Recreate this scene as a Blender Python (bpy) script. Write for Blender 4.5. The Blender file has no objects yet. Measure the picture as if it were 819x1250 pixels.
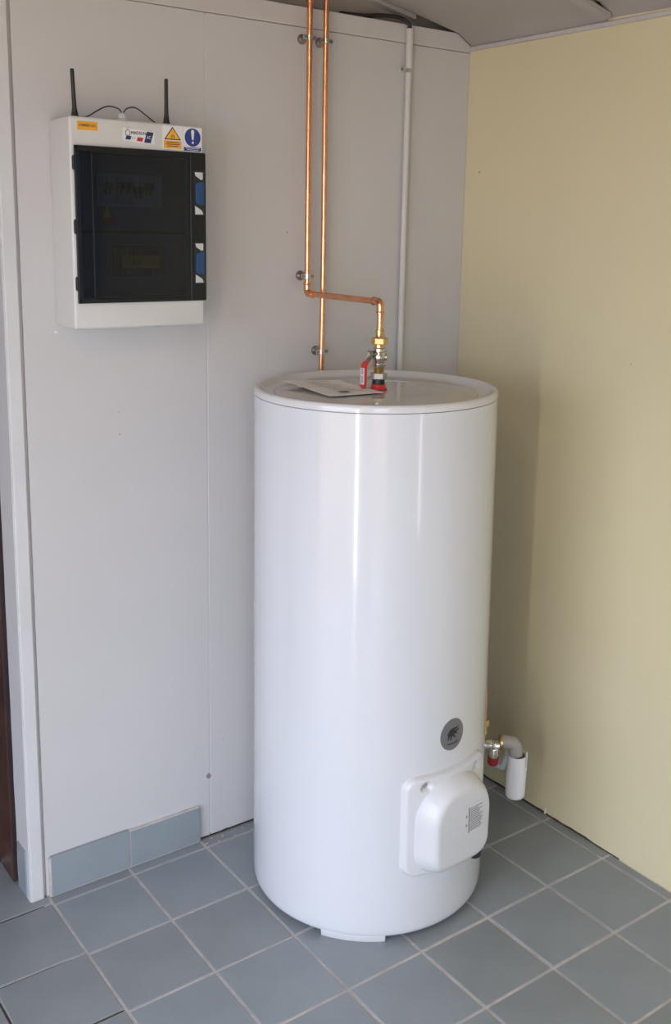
import bpy, bmesh, math, random
from mathutils import Vector, Matrix
from mathutils import noise as mnoise
rnd = random.Random(7)
scene = bpy.context.scene
COL = scene.collection

# ------------------------------------------------------------ camera
YAW, PIT, ROL = math.radians(36.331), math.radians(11.219), math.radians(1.093)
fw = Vector((math.sin(YAW)*math.cos(PIT), math.cos(YAW)*math.cos(PIT), -math.sin(PIT)))
rt = Vector((math.cos(YAW), -math.sin(YAW), 0)); up = rt.cross(fw)
r2 = rt*math.cos(ROL) + up*math.sin(ROL); u2 = -rt*math.sin(ROL) + up*math.cos(ROL)
cd = bpy.data.cameras.new('camera'); cam = bpy.data.objects.new('camera', cd); COL.objects.link(cam)
M = Matrix(((r2.x, u2.x, -fw.x, -2.043), (r2.y, u2.y, -fw.y, -2.215), (r2.z, u2.z, -fw.z, 1.610), (0, 0, 0, 1)))
cam.matrix_world = M
cd.sensor_fit = 'VERTICAL'; cd.sensor_height = 24; cd.lens = 1253.28/1250*24
cd.shift_x = (409.5-418.05)/1250; cd.shift_y = (528.74-625)/1250
cd.clip_start = .02
scene.camera = cam

# ------------------------------------------------------------ world, exposure, daylight
w = bpy.data.worlds.new('world'); scene.world = w; w.use_nodes = True
bg = w.node_tree.nodes['Background']; bg.inputs[0].default_value = (.70, .79, 1, 1); bg.inputs[1].default_value = 6.0
vs = scene.view_settings
vs.view_transform = 'Standard'; vs.look = 'None'; vs.gamma = 1; vs.exposure = 0.04; vs.use_curve_mapping = False

def portal(name, loc, rot, sx, sy):                 # daylight enters through the openings behind the viewer
    l = bpy.data.lights.new(name, 'AREA'); l.shape = 'RECTANGLE'; l.size = sx; l.size_y = sy; l.cycles.is_portal = True
    o = bpy.data.objects.new(name, l); COL.objects.link(o); o.location = loc; o.rotation_euler = [math.radians(r) for r in rot]
    return o
# left door opening, rear garage opening, narrow slit added for a highlight lamp
LD = (-1.86, -.55, .02, 2.02); RD = (-2.72, -1.85, .02, 1.94); SL = (-2.10, -1.99, .02, 1.60)
portal('door_daylight', (-2.86, (LD[0]+LD[1])/2, (LD[2]+LD[3])/2), (0, -90, 0), LD[3]-LD[2], LD[1]-LD[0])
portal('garage_daylight', ((RD[0]+RD[1])/2, -2.86, (RD[2]+RD[3])/2), (90, 0, 0), RD[1]-RD[0], RD[3]-RD[2])
def narrow(name, loc, rot, sx, sy, power):          # added strip lamps that put the highlights on the heater
    o = portal(name, loc, rot, sx, sy); o.data.cycles.is_portal = False; o.data.energy = power; o.data.color = (.95, .97, 1)
narrow('slit_highlight_lamp', (-2.86, (SL[0]+SL[1])/2, (SL[2]+SL[3])/2), (0, -90, 0), SL[3]-SL[2], SL[1]-SL[0], 17)
narrow('rear_highlight_lamp', (-.50, -2.88, .75), (90, 0, 0), .05, .8, .9)  # added strip lamp for the second, fainter heater highlight
lp = bpy.data.lights.new('added_warm_light', 'AREA'); lp.shape = 'DISK'; lp.size = .20; lp.energy = 5.2; lp.color = (1, .78, .54)  # added warm lamp, strengthens pipe and box shadows, warms the upper walls
lo = bpy.data.objects.new('added_warm_light', lp); COL.objects.link(lo); lo.location = (-2.30, -1.88, 2.46)
lo.rotation_euler = Vector((.55, .5, -.6)).to_track_quat('-Z', 'Y').to_euler()
sl = bpy.data.lights.new('sun', 'SUN'); sl.energy = 6; sl.angle = math.radians(1); sl.color = (1, .93, .82)
so = bpy.data.objects.new('sun', sl); COL.objects.link(so); so.rotation_euler = Vector((-.45, -.5, -.8)).to_track_quat('-Z', 'Y').to_euler()

# ------------------------------------------------------------ materials
def nset(n, **kw):
    for k, v in kw.items():
        k = k.replace('_', ' ')
        if k in n.inputs: n.inputs[k].default_value = v
def mat(name, col, rough=.5, metal=0, var=.04, scale=8, bump=0, bscale=60, spec=.5, coat=0, col2=None, trans=0, spots=None):
    m = bpy.data.materials.new(name); m.use_nodes = True; nt = m.node_tree; N = nt.nodes; L = nt.links
    b = N['Principled BSDF']; nset(b, Roughness=rough, Metallic=metal, IOR=1.5)
    b.inputs['Specular IOR Level'].default_value = spec; b.inputs['Coat Weight'].default_value = coat
    tc = N.new('ShaderNodeTexCoord'); nz = N.new('ShaderNodeTexNoise'); nset(nz, Scale=scale, Detail=4.0, Roughness=.6)
    L.new(tc.outputs['Object'], nz.inputs['Vector'])
    rp = N.new('ShaderNodeValToRGB'); rp.color_ramp.elements[0].position = .3; rp.color_ramp.elements[1].position = .7
    c2 = col2 or tuple(min(1, c*(1+var)) for c in col); c1 = tuple(c*(1-var) for c in col) if not col2 else col
    rp.color_ramp.elements[0].color = (*c1, 1); rp.color_ramp.elements[1].color = (*c2, 1)
    L.new(nz.outputs['Fac'], rp.inputs['Fac'])
    last = rp.outputs['Color']
    for (p, rad, c) in (spots or []):
        d = N.new('ShaderNodeVectorMath'); d.operation = 'DISTANCE'; d.inputs[1].default_value = p
        n2 = N.new('ShaderNodeTexNoise'); nset(n2, Scale=90.0, Detail=2.0)
        geo = N.new('ShaderNodeNewGeometry'); L.new(geo.outputs['Position'], d.inputs[0]); L.new(geo.outputs['Position'], n2.inputs['Vector'])
        ad = N.new('ShaderNodeMath'); ad.operation = 'MULTIPLY_ADD'; ad.inputs[1].default_value = rad*1.6; L.new(n2.outputs['Fac'], ad.inputs[0]); L.new(d.outputs['Value'], ad.inputs[2])
        mr = N.new('ShaderNodeMapRange'); mr.inputs['From Min'].default_value = rad*1.5; mr.inputs['From Max'].default_value = rad*1.9
        mr.inputs['To Min'].default_value = 1; mr.inputs['To Max'].default_value = 0; L.new(ad.outputs[0], mr.inputs['Value'])
        mx = N.new('ShaderNodeMix'); mx.data_type = 'RGBA'; L.new(mr.outputs[0], mx.inputs['Factor']); L.new(last, mx.inputs['A']); mx.inputs['B'].default_value = (*c, 1)
        last = mx.outputs['Result']
    L.new(last, b.inputs['Base Color'])
    if bump:
        n3 = N.new('ShaderNodeTexNoise'); nset(n3, Scale=bscale, Detail=5.0); L.new(tc.outputs['Object'], n3.inputs['Vector'])
        bp = N.new('ShaderNodeBump'); bp.inputs['Strength'].default_value = bump; bp.inputs['Distance'].default_value = .002
        L.new(n3.outputs['Fac'], bp.inputs['Height']); L.new(bp.outputs['Normal'], b.inputs['Normal'])
    return m
brown = (.16, .11, .08)
MW = dict(
 wall=mat('painted_wall_panel', (.60, .585, .575), .55, bump=.10, bscale=25, var=.02, scale=2.5, spots=[
   ((-.833, 0, .178), .008, (.30, .23, .19)), ((-1.064, 0, 1.181), .0016, (.2, .18, .17)), ((-1.064, 0, 1.128), .0016, (.2, .18, .17)),
   ((-1.209, 0, 1.375), .004, (.8, .8, .8)), ((-.783, 0, .321), .0018, (.4, .37, .35)), ((-.79, 0, .27), .0016, (.35, .3, .28)), ((-.60, 0, 1.60), .002, (.15, .12, .1))]),
 board=mat('painted_board', (.60, .575, .56), .5, bump=.1, bscale=30, var=.03),
 yellow=mat('cream_yellow_paint', (.675, .60, .39), .45, bump=.15, bscale=18, var=.025, scale=2,
   spots=[((0, -.057, 1.774), .003, (.2, .15, .1)), ((0, -.62, 1.3), .002, (.35, .3, .2))]),
 ceil=mat('ceiling_panel_paint', (.42, .39, .365), .6, bump=.2, bscale=20, var=.06, scale=3),
 batten=mat('ceiling_batten_paint', (.44, .41, .38), .5, bump=.1),
 sheet=mat('weathered_roof_sheet', (.26, .225, .195), .8, col2=(.36, .32, .285), bump=.5, bscale=40, scale=14),
 tile=mat('grey_blue_floor_tile', (.275, .305, .325), .32, var=.07, scale=5, bump=.10, bscale=35, spec=.5),
 tile2=mat('grey_blue_floor_tile_worn', (.262, .285, .295), .36, var=.10, scale=4, bump=.12, bscale=35, spec=.5),
 skirt=mat('grey_blue_skirting_tile', (.285, .32, .34), .35, var=.05, scale=6, bump=.08, bscale=35),
 grout=mat('sandy_grout', (.58, .53, .50), .9, var=.18, scale=20, bump=.6, bscale=200),
 dirt=mat('dark_dirt_joint', (.05, .042, .036), .95, var=.3, scale=30),
 white_trim=mat('white_painted_trim', (.65, .645, .64), .4, bump=.12, bscale=30, var=.03),
 wood=mat('dark_brown_wood', (.042, .020, .016), .45, col2=(.085, .040, .028), scale=9, bump=.15),
 wood_dark=mat('very_dark_wood', (.035, .022, .022), .5, col2=(.05, .03, .03), scale=9),
 enamel=mat('white_enamelled_steel', (.67, .68, .705), .16, var=.006, scale=2, spec=.5, coat=.35),
 lid_plate=mat('lid_plate_reflection_tint', (.56, .53, .49), .12, var=.008, spec=.5, coat=.2),  # beige imitates the walls reflected in the lid's white plastic
 lid=mat('white_plastic_lid', (.67, .665, .66), .14, var=.008, spec=.5, coat=.2),
 plastic=mat('white_cover_plastic', (.68, .68, .69), .24, var=.006, spec=.5),
 box=mat('light_grey_enclosure_plastic', (.66, .65, .62), .32, var=.01, bump=.04, bscale=150),
 copper=mat('copper_pipe', (.82, .41, .22), .24, metal=1, var=.13, scale=28, bump=.06, bscale=30),
 brass=mat('brass', (.66, .46, .20), .28, metal=1, var=.12, scale=60),
 nickel=mat('nickel_plated_metal', (.62, .59, .54), .22, metal=1, var=.1, scale=60),
 steel=mat('zinc_steel', (.34, .32, .30), .3, metal=1, var=.1, scale=60),
 red=mat('red_plastic', (.62, .035, .03), .35, var=.05),
 darkred=mat('dark_red_plastic', (.30, .02, .02), .4, var=.05),
 black=mat('black_plastic', (.022, .021, .021), .4, var=.1),
 rubber=mat('black_rubber', (.02, .018, .017), .55, var=.1),
 frame=mat('dark_door_frame', (.010, .012, .013), .35, var=.1, spec=.35),
 latch=mat('blue_latch_plastic', (.015, .065, .17), .35, var=.05),
 pvc=mat('white_conduit_plastic', (.60, .58, .535), .4, var=.02),
 siphon=mat('white_siphon_plastic', (.80, .81, .84), .35, var=.01),
 greypl=mat('grey_plastic', (.36, .34, .33), .35, var=.05),
 milk=mat('milky_grey_plastic', (.52, .54, .55), .35, var=.05),
 paper=mat('white_paper', (.86, .83, .81), .8, var=.03, scale=15),
 paperdark=mat('dark_print', (.05, .05, .06), .7),
 badge=mat('grey_badge', (.15, .155, .165), .35, var=.04),
 ink=mat('black_ink', (.02, .02, .025), .5),
 faint=mat('grey_ink', (.22, .22, .24), .5),
 stk_white=mat('white_sticker', (.80, .80, .80), .35, var=.01),
 stk_orange=mat('orange_sticker', (.86, .40, .045), .4, var=.03),
 stk_yellow=mat('yellow_sticker', (.90, .46, .04), .4, var=.02),
 stk_blue=mat('blue_sticker', (.03, .055, .24), .4, var=.03),
 stk_navy=mat('navy_sticker', (.02, .035, .12), .4, var=.03),
 stk_red=mat('red_sticker', (.55, .03, .04), .4, var=.03),
 inside=mat('grey_inner_panel', (.11, .135, .17), .5, var=.02),
 breaker=mat('grey_breaker_plastic', (.30, .31, .31), .4, var=.03),
 blank=mat('brown_red_blank', (.16, .06, .05), .4, var=.05),
 module=mat('light_breaker_plastic', (.62, .62, .60), .4, var=.02),
 ground=mat('warm_bounce_ground', (.36, .235, .14), .9, var=.15, scale=3),  # warm tint chosen for the light it bounces indoors
 plaster=mat('white_plaster', (.7, .7, .68), .8, bump=.4),
)
def glass_mat():
    m = bpy.data.materials.new('smoked_blue_glazing'); m.use_nodes = True; N = m.node_tree.nodes; L = m.node_tree.links
    out = N['Material Output']; N.remove(N['Principled BSDF'])
    tr = N.new('ShaderNodeBsdfTransparent'); tr.inputs[0].default_value = (.36, .46, .60, 1)
    gl = N.new('ShaderNodeBsdfGlossy'); gl.inputs['Roughness'].default_value = .06
    fr = N.new('ShaderNodeFresnel'); fr.inputs[0].default_value = 1.5
    nz = N.new('ShaderNodeTexNoise'); nz.inputs['Scale'].default_value = 3; bp = N.new('ShaderNodeBump'); bp.inputs['Strength'].default_value = .03
    L.new(nz.outputs['Fac'], bp.inputs['Height']); L.new(bp.outputs['Normal'], gl.inputs['Normal'])
    mx = N.new('ShaderNodeMixShader'); L.new(fr.outputs[0], mx.inputs[0]); L.new(tr.outputs[0], mx.inputs[1]); L.new(gl.outputs[0], mx.inputs[2])
    L.new(mx.outputs[0], out.inputs['Surface']); return m
MW['glass'] = glass_mat()

# ------------------------------------------------------------ helpers
def put(name, bm, m, parent=None, smooth=True, bevel=0, segs=2, angle=40, **props):
    me = bpy.data.meshes.new(name); bm.normal_update()
    bm.to_mesh(me); bm.free()
    if smooth:
        for p in me.polygons: p.use_smooth = True
        me.set_sharp_from_angle(angle=math.radians(angle))
    me.materials.append(MW[m] if isinstance(m, str) else m)
    o = bpy.data.objects.new(name, me); COL.objects.link(o)
    if parent: o.parent = parent
    if bevel:
        b = o.modifiers.new('bevel', 'BEVEL'); b.width = bevel; b.segments = segs; b.limit_method = 'ANGLE'; b.angle_limit = math.radians(30)
    for k, v in props.items(): o[k] = v
    return o
def tag(o, label, cat, group=None):
    o['label'] = label; o['category'] = cat
    if group: o['group'] = group
    return o
def empty(name, loc=(0, 0, 0), label=None, cat=None, group=None):
    o = bpy.data.objects.new(name, None); COL.objects.link(o); o.location = loc; o.empty_display_size = .05
    if label: tag(o, label, cat, group)
    return o
def struct(o, label=None):
    o['kind'] = 'structure'
    if label: o['label'] = label
    return o
def BM(): return bmesh.new()
def abox(bm, a, b):
    x0, y0, z0 = a; x1, y1, z1 = b
    v = [bm.verts.new(p) for p in ((x0,y0,z0),(x1,y0,z0),(x1,y1,z0),(x0,y1,z0),(x0,y0,z1),(x1,y0,z1),(x1,y1,z1),(x0,y1,z1))]
    for f in ((0,3,2,1),(4,5,6,7),(0,1,5,4),(1,2,6,5),(2,3,7,6),(3,0,4,7)): bm.faces.new([v[i] for i in f])
    return bm
def box(a, b): return abox(BM(), a, b)
def prism(pts, vec, bm=None):
    bm = bm or BM(); vec = Vector(vec)
    a = [bm.verts.new(p) for p in pts]; b = [bm.verts.new(Vector(p)+vec) for p in pts]; n = len(pts)
    bm.faces.new(a[::-1]); bm.faces.new(b)
    for i in range(n): bm.faces.new((a[i], a[(i+1) % n], b[(i+1) % n], b[i]))
    bmesh.ops.recalc_face_normals(bm, faces=bm.faces[:]); return bm
def frame_from(axis):
    z = Vector(axis).normalized(); x = Vector((1, 0, 0)) if abs(z.x) < .9 else Vector((0, 1, 0))
    y = z.cross(x).normalized(); x = y.cross(z); return x, y, z
def lathe(prof, c=(0, 0, 0), axis=(0, 0, 1), seg=48, bm=None, capped=True, phase=0):
    """prof: (radius, height along axis)"""
    bm = bm or BM(); x, y, z = frame_from(axis); c = Vector(c); rings = []
    for r, h in prof:
        if r < 1e-6: rings.append([bm.verts.new(c+z*h)])
        else: rings.append([bm.verts.new(c+z*h+(x*math.cos(t)+y*math.sin(t))*r) for t in (phase+2*math.pi*k/seg for k in range(seg))])
    fs = []
    for A, B in zip(rings, rings[1:]):
        for k in range(seg):
            a0, a1 = A[k % len(A)], A[(k+1) % len(A)]; b0, b1 = B[k % len(B)], B[(k+1) % len(B)]
            vs_ = []
            for v in (a0, a1, b1, b0):
                if v not in vs_: vs_.append(v)
            if len(vs_) > 2: fs.append(bm.faces.new(vs_))
    if capped:
        for R in (rings[0], rings[-1]):
            if len(R) > 2: fs.append(bm.faces.new(R))
    bmesh.ops.recalc_face_normals(bm, faces=fs); return bm
def round_path(pts, rad, n=6):
    pts = [Vector(p) for p in pts]; out = [pts[0]]
    for a, b, c in zip(pts, pts[1:], pts[2:]):
        u = (a-b); v = (c-b); d = min(rad, u.length*.49, v.length*.49); p = b+u.normalized()*d; q = b+v.normalized()*d
        for k in range(n+1):
            t = k/n; out.append(p*(1-t)**2+b*2*t*(1-t)+q*t*t)
    out.append(pts[-1]); return out
def tube(path, r, seg=16, bm=None, radii=None):
    bm = bm or BM(); P = [Vector(p) for p in path]; x, y, z = frame_from(P[1]-P[0]); rings = []
    for i, p in enumerate(P):
        d = (P[min(i+1, len(P)-1)]-P[max(i-1, 0)]).normalized()
        x = (x-d*x.dot(d)).normalized(); y = d.cross(x); rr = radii[i] if radii else r
        rings.append([bm.verts.new(p+(x*math.cos(2*math.pi*k/seg)+y*math.sin(2*math.pi*k/seg))*rr) for k in range(seg)])
    fs = []
    for A, B in zip(rings, rings[1:]):
        for k in range(seg): fs.append(bm.faces.new((A[k], A[(k+1) % seg], B[(k+1) % seg], B[k])))
    fs.append(bm.faces.new(rings[0])); fs.append(bm.faces.new(rings[-1]))
    bmesh.ops.recalc_face_normals(bm, faces=fs); return bm
def text(name, s, size, m, origin, xdir, ydir, parent, depth=.0003, align='CENTER', width=None):
    """flat lettering with a little thickness, lying in the plane xdir/ydir at origin"""
    cu = bpy.data.curves.new('lettering', 'FONT'); cu.body = s; cu.size = size; cu.extrude = depth; cu.align_x = align; cu.align_y = 'CENTER'; cu.resolution_u = 2
    t = bpy.data.objects.new('lettering', cu); COL.objects.link(t); bpy.context.view_layer.update()
    me = bpy.data.meshes.new_from_object(t.evaluated_get(bpy.context.evaluated_depsgraph_get()))
    bpy.data.objects.remove(t); bpy.data.curves.remove(cu)
    X = Vector(xdir).normalized(); Y = Vector(ydir).normalized(); Z = X.cross(Y); sc = 1
    if width and len(me.vertices):
        xs = [v.co.x for v in me.vertices]; sc = width/(max(xs)-min(xs))
    for v in me.vertices: v.co = Vector(origin)+X*v.co.x*sc+Y*v.co.y+Z*v.co.z
    me.name = name; me.materials.clear(); me.materials.append(MW[m]); o = bpy.data.objects.new(name, me); COL.objects.link(o); o.parent = parent
    return o

# ------------------------------------------------------------ floor
S = .208; RY = .2100
floor = struct(put('floor', box((-2.92, -2.94, -.08), (.0, .40, -.0025)), 'grout', smooth=False), 'grey blue tiled floor with sandy grout')
def tile_obj(x0, x1, y0, y1, m='tile', g=.0035, name='floor_tile', dz=None):
    dz = rnd.uniform(-.0006, .0004) if dz is None else dz
    cx, cy = (x0+x1)/2, (y0+y1)/2; a, b = (x1-x0)/2-g, (y1-y0)/2-g
    if a < .004 or b < .004: return
    bm = BM(); c = .0012
    lo = [bm.verts.new((sx*a, sy*b, -.012)) for sx, sy in ((-1,-1),(1,-1),(1,1),(-1,1))]
    mi = [bm.verts.new((sx*a, sy*b, -c)) for sx, sy in ((-1,-1),(1,-1),(1,1),(-1,1))]
    hi = [bm.verts.new((sx*(a-c), sy*(b-c), 0)) for sx, sy in ((-1,-1),(1,-1),(1,1),(-1,1))]
    for A, B in ((lo, mi), (mi, hi)):
        for k in range(4): bm.faces.new((A[k], A[(k+1) % 4], B[(k+1) % 4], B[k]))
    bm.faces.new(hi)
    o = put(name, bm, m, floor, smooth=False); o.location = (cx, cy, dz); return o
colx = [(i-7.155)*S for i in range(-2, 8)]           # -1.904 ... -0.032
rowy = [-.0403-RY*j for j in range(0, 8)]
for ci in range(len(colx)):
    x0 = colx[ci]; x1 = colx[ci+1] if ci+1 < len(colx) else -.0005
    old = x1 < -1.27
    off = .010 if old else 0
    for rj in range(len(rowy)):
        if rj == 0: y1 = (.0 if not old else None); y0 = rowy[0]
        else: y1 = rowy[rj-1]; y0 = rowy[rj]
        if y1 is None: continue
        tile_obj(x0, x1, y0+off, y1+off, 'tile2' if (old or rnd.random() < .25) else 'tile', g=.0042 if rj == 4 and not old else .0034)
    if old: tile_obj(x0, x1, rowy[0]+off, .20, 'tile2')
bm = BM()                                           # rest of the floor, behind and beside the camera
for i in range(-9, 8):
    for j in range(-1, 13):
        x0 = (i-7.155)*S; y0 = -.0403-RY*j; 
        if x0 > -1.91 and y0 > -1.50: continue
        if x0 < -2.8: continue
        if j < 0: continue
        x1 = min(x0+S, -.0005)
        abox(bm, (x0+.0034, y0-RY+.0034, -.01), (x1-.0034, y0-.0034, 0)) if x1-x0 > .01 else None
put('floor_tile_field', bm, 'tile', floor, smooth=False, kind='stuff')
# open, dirt-filled joints on the left
bm = BM()
for (a, b, wd) in (((-1.72, -.241), (-1.315, -.243), .0050), ((-1.49, -.262), (-1.487, -.60), .006), ((-1.36, -.4505), (-1.283, -.4505), .005), ((-1.75, -.031), (-1.30, -.0305), .0028)):
    a = Vector((*a, 0)); b = Vector((*b, 0)); d = (b-a).normalized(); s = Vector((-d.y, d.x, 0)); n = 14; prev = None
    for k in range(n+1):
        p = a.lerp(b, k/n); ww = wd*(.55+.4*abs(mnoise.noise(p*23)))/2 if k not in (0, n) else .0004
        q = [bm.verts.new(p+s*ww+Vector((0, 0, -.0012))), bm.verts.new(p-s*ww+Vector((0, 0, -.0012))), bm.verts.new(p-s*ww+Vector((0, 0, -.0026))), bm.verts.new(p+s*ww+Vector((0, 0, -.0026)))]
        if prev:
            for i in range(4): bm.faces.new((prev[i], prev[(i+1) % 4], q[(i+1) % 4], q[i]))
        prev = q
put('dirty_joint', bm, 'dirt', floor, smooth=False)

# ------------------------------------------------------------ walls
def zc(x):                                          # underside of the sloping ceiling
    x = abs(x)
    return 2.112+x*.56 if x < .05 else 2.140+(x-.05)*.195
wall_back = struct(put('wall_back', box((-1.283, .012, -.05), (.0, .20, 2.142)), 'wall', smooth=False), 'pale grey panelled back wall')
put('wall_panel', box((-1.2825, 0, .0), (-.8312, .012, 2.094)), 'wall', wall_back, smooth=False, bevel=.0012)
put('wall_panel', box((-.8290, 0, .004), (-.0005, .012, 2.094)), 'wall', wall_back, smooth=False, bevel=.0012)
put('joint_filler', box((-.8315, .0007, .01), (-.8288, .012, 2.09)), 'wall', wall_back, smooth=False)
bm = prism([(-1.2825, -.003, 2.0950), (-.0005, -.003, 2.0950), (-.0005, -.003, 2.113), (-.052, -.003, 2.1415), (-1.2825, -.003, 2.1415)], (0, .015, 0))
put('head_board', bm, 'board', wall_back, smooth=False, bevel=.001, label='pale painted board along the top of the wall')
bm = BM()
prev = None
for k in range(41):                                 # dirty crack under the right panel
    x = -.866+k*.0165; h = .0042+.004*mnoise.noise(Vector((x*30, 0, 3))); v = [bm.verts.new((x, -.0006, .0)), bm.verts.new((x, -.0006, max(.001, h))), bm.verts.new((x, .006, max(.001, h))), bm.verts.new((x, .006, 0))]
    if prev:
        for i in range(4): bm.faces.new((prev[i], prev[(i+1) % 4], v[(i+1) % 4], v[i]))
    prev = v
put('dirty_crack', bm, 'dirt', wall_back, smooth=False)
# crumbs of plaster at the wall foot
bm = BM()
for k in range(15):
    x = -.86+rnd.random()*.16; y = -.012-rnd.random()*.03; r = rnd.uniform(.0010, .0026)
    bmesh.ops.create_icosphere(bm, subdivisions=1, radius=r, matrix=Matrix.Translation((x, y, r*.5)) @ Matrix.Diagonal((1.4, 1, .6, 1)))
put('plaster_crumbs', bm, 'grout', floor, kind='stuff')

wall_right = struct(put('wall_right', box((0, -2.94, -.06), (.12, .46, 2.95)), 'yellow', smooth=False), 'cream yellow painted wall')
bm = BM(); prev = None
for k in range(41):
    y = -.70+k*.0165; h = (.0040+.005*mnoise.noise(Vector((y*25, 7, 3))))*min(1, k/9+.05); v = [bm.verts.new((.0, y, .0)), bm.verts.new((-.0022, y, .0)), bm.verts.new((-.0022, y, max(.0015, h))), bm.verts.new((.0, y, max(.0015, h)+.001))]
    if prev:
        for i in range(4): bm.faces.new((prev[i], prev[(i+1) % 4], v[(i+1) % 4], v[i]))
    prev = v
put('dirty_crack', bm, 'dirt', wall_right, smooth=False)
bm = lathe([(0, -.004), (.003, -.002), (.0035, .003), (.0022, .009), (.001, .016), (0, .02)], (-.002, -.440, .004), seg=10)
put('plaster_drip', bm, 'plaster', wall_right)
t3 = BM()
prism([(-.0125, 0, 2.0985), (0, 0, 2.0985), (0, 0, 2.112), (-.0085, 0, 2.1085)], (0, -2.8, 0), t3)
struct(put('trim_1', t3, 'board', smooth=False), 'slim grey cover strip along the top of the yellow wall')

wl = BM()                                           # left wall with a door opening, plus a slit added for the highlight lamp
for a, b in (((-2.92, -2.82, -.05), (-2.8, SL[0], 2.95)), ((-2.92, SL[0], -.05), (-2.8, SL[1], SL[2])), ((-2.92, SL[0], SL[3]), (-2.8, SL[1], 2.95)),
             ((-2.92, SL[1], -.05), (-2.8, LD[0], 2.95)), ((-2.92, LD[0], LD[3]), (-2.8, LD[1], 2.95)), ((-2.92, LD[1], -.05), (-2.8, .4, 2.95))): abox(wl, a, b)
struct(put('wall_left', wl, 'yellow', smooth=False), 'cream wall with a door opening left of the viewer')
wr = BM()  # slot at the right is added for the rear highlight lamp
for a, b in (((-2.92, -2.94, -.05), (RD[0], -2.82, 2.95)), ((RD[1], -2.94, -.05), (-.54, -2.82, 2.95)), ((-.54, -2.94, -.05), (-.46, -2.82, .3)), ((-.54, -2.94, 1.2), (-.46, -2.82, 2.95)), ((-.46, -2.94, -.05), (.12, -2.82, 2.95)), ((RD[0], -2.94, RD[3]), (RD[1], -2.82, 2.95))): abox(wr, a, b)
struct(put('wall_rear', wr, 'wall', smooth=False), 'cream wall with a wide opening behind the viewer')
struct(put('back_light_block', box((-2.92, .40, -.05), (.12, .46, 2.95)), 'sheet', smooth=False), 'unseen wall added behind the head board to block light')  # added to stop light leaking in behind the back wall
struct(put('roof_light_block', box((-3.6, -3.1, 2.95), (.3, .6, 3.0)), 'sheet', smooth=False), 'unseen slab added above the ceiling panels to block light')  # added slab, keeps the sun from leaking in above the ceiling
struct(put('yard', box((-14, -14, -.12), (8, 8, -.085)), 'ground', smooth=False), 'unseen ground outside, tinted to bounce warm light indoors')  # unseen ground, added to bounce warm light onto the upper walls
struct(put('wall_door_side', box((-2.92, .012, 0), (-2.20, .20, 2.6)), 'wall', smooth=False), 'pale wall left of the doorway')
struct(put('wall_over_door', box((-2.20, .012, 2.08), (-1.283, .20, 2.6)), 'wall', smooth=False), 'pale wall above the doorway')

# ------------------------------------------------------------ ceiling (slopes up away from the yellow wall)
ceil = struct(empty('ceiling')); ceil['label'] = 'sloping pale panelled ceiling'
def sheet(y0, y1, m, name, dz=0, x_end=-2.9, th=.012, sag=0):
    bm = BM(); xs = [0, -.05, -.12, -.2, -.35, -.6, -1, -2, x_end]; ny = 6; G = []
    for x in xs:
        row = []
        for j in range(ny+1):
            y = y0+(y1-y0)*j/ny; s = sag*math.sin(math.pi*j/ny)
            row.append(bm.verts.new((x, y, zc(x)+dz-s)))
        G.append(row)
    f = [bm.faces.new((G[i][j], G[i+1][j], G[i+1][j+1], G[i][j+1])) for i in range(len(xs)-1) for j in range(ny)]
    r = bmesh.ops.extrude_face_region(bm, geom=f)
    bmesh.ops.translate(bm, vec=(0, 0, th), verts=[v for v in r['geom'] if isinstance(v, bmesh.types.BMVert)])
    bmesh.ops.recalc_face_normals(bm, faces=bm.faces[:])
    return put(name, bm, m, ceil, angle=25)
sheet(-.478, -.006, 'ceil', 'ceiling_panel', sag=.003)
sheet(-.98, -.492, 'ceil', 'ceiling_panel', dz=.006, sag=.003)
for k in range(4): sheet(max(-2.82, -1.48-.5*k), -.992-.5*k, 'ceil', 'ceiling_panel', sag=.003)
sheet(.05, .40, 'sheet', 'roof_sheet', dz=.012)
def batten(y0, y1, x0, x1, dz=0, th=.012):
    bm = BM(); xs = [x0+(x1-x0)*k/10 for k in range(11)]; prev = None
    for x in xs:
        z = zc(x)+dz; v = [bm.verts.new((x, y0, z)), bm.verts.new((x, y1, z)), bm.verts.new((x, y1, z+th)), bm.verts.new((x, y0, z+th))]
        if prev:
            for i in range(4): bm.faces.new((prev[i], prev[(i+1) % 4], v[(i+1) % 4], v[i]))
        else: bm.faces.new(v)
        prev = v
    bm.faces.new(prev); bmesh.ops.recalc_face_normals(bm, faces=bm.faces[:])
    return put('batten', bm, 'batten', ceil, smooth=False)
put('gable_board', box((-1.283, .036, 2.1425), (-.0005, .048, 2.50)), 'sheet', wall_back, smooth=False, label='rough brownish board above the head board')
batten(-.500, -.470, -.014, -2.8, dz=-.006)
batten(.010, .034, -.19, -2.8, dz=-.006)

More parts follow.
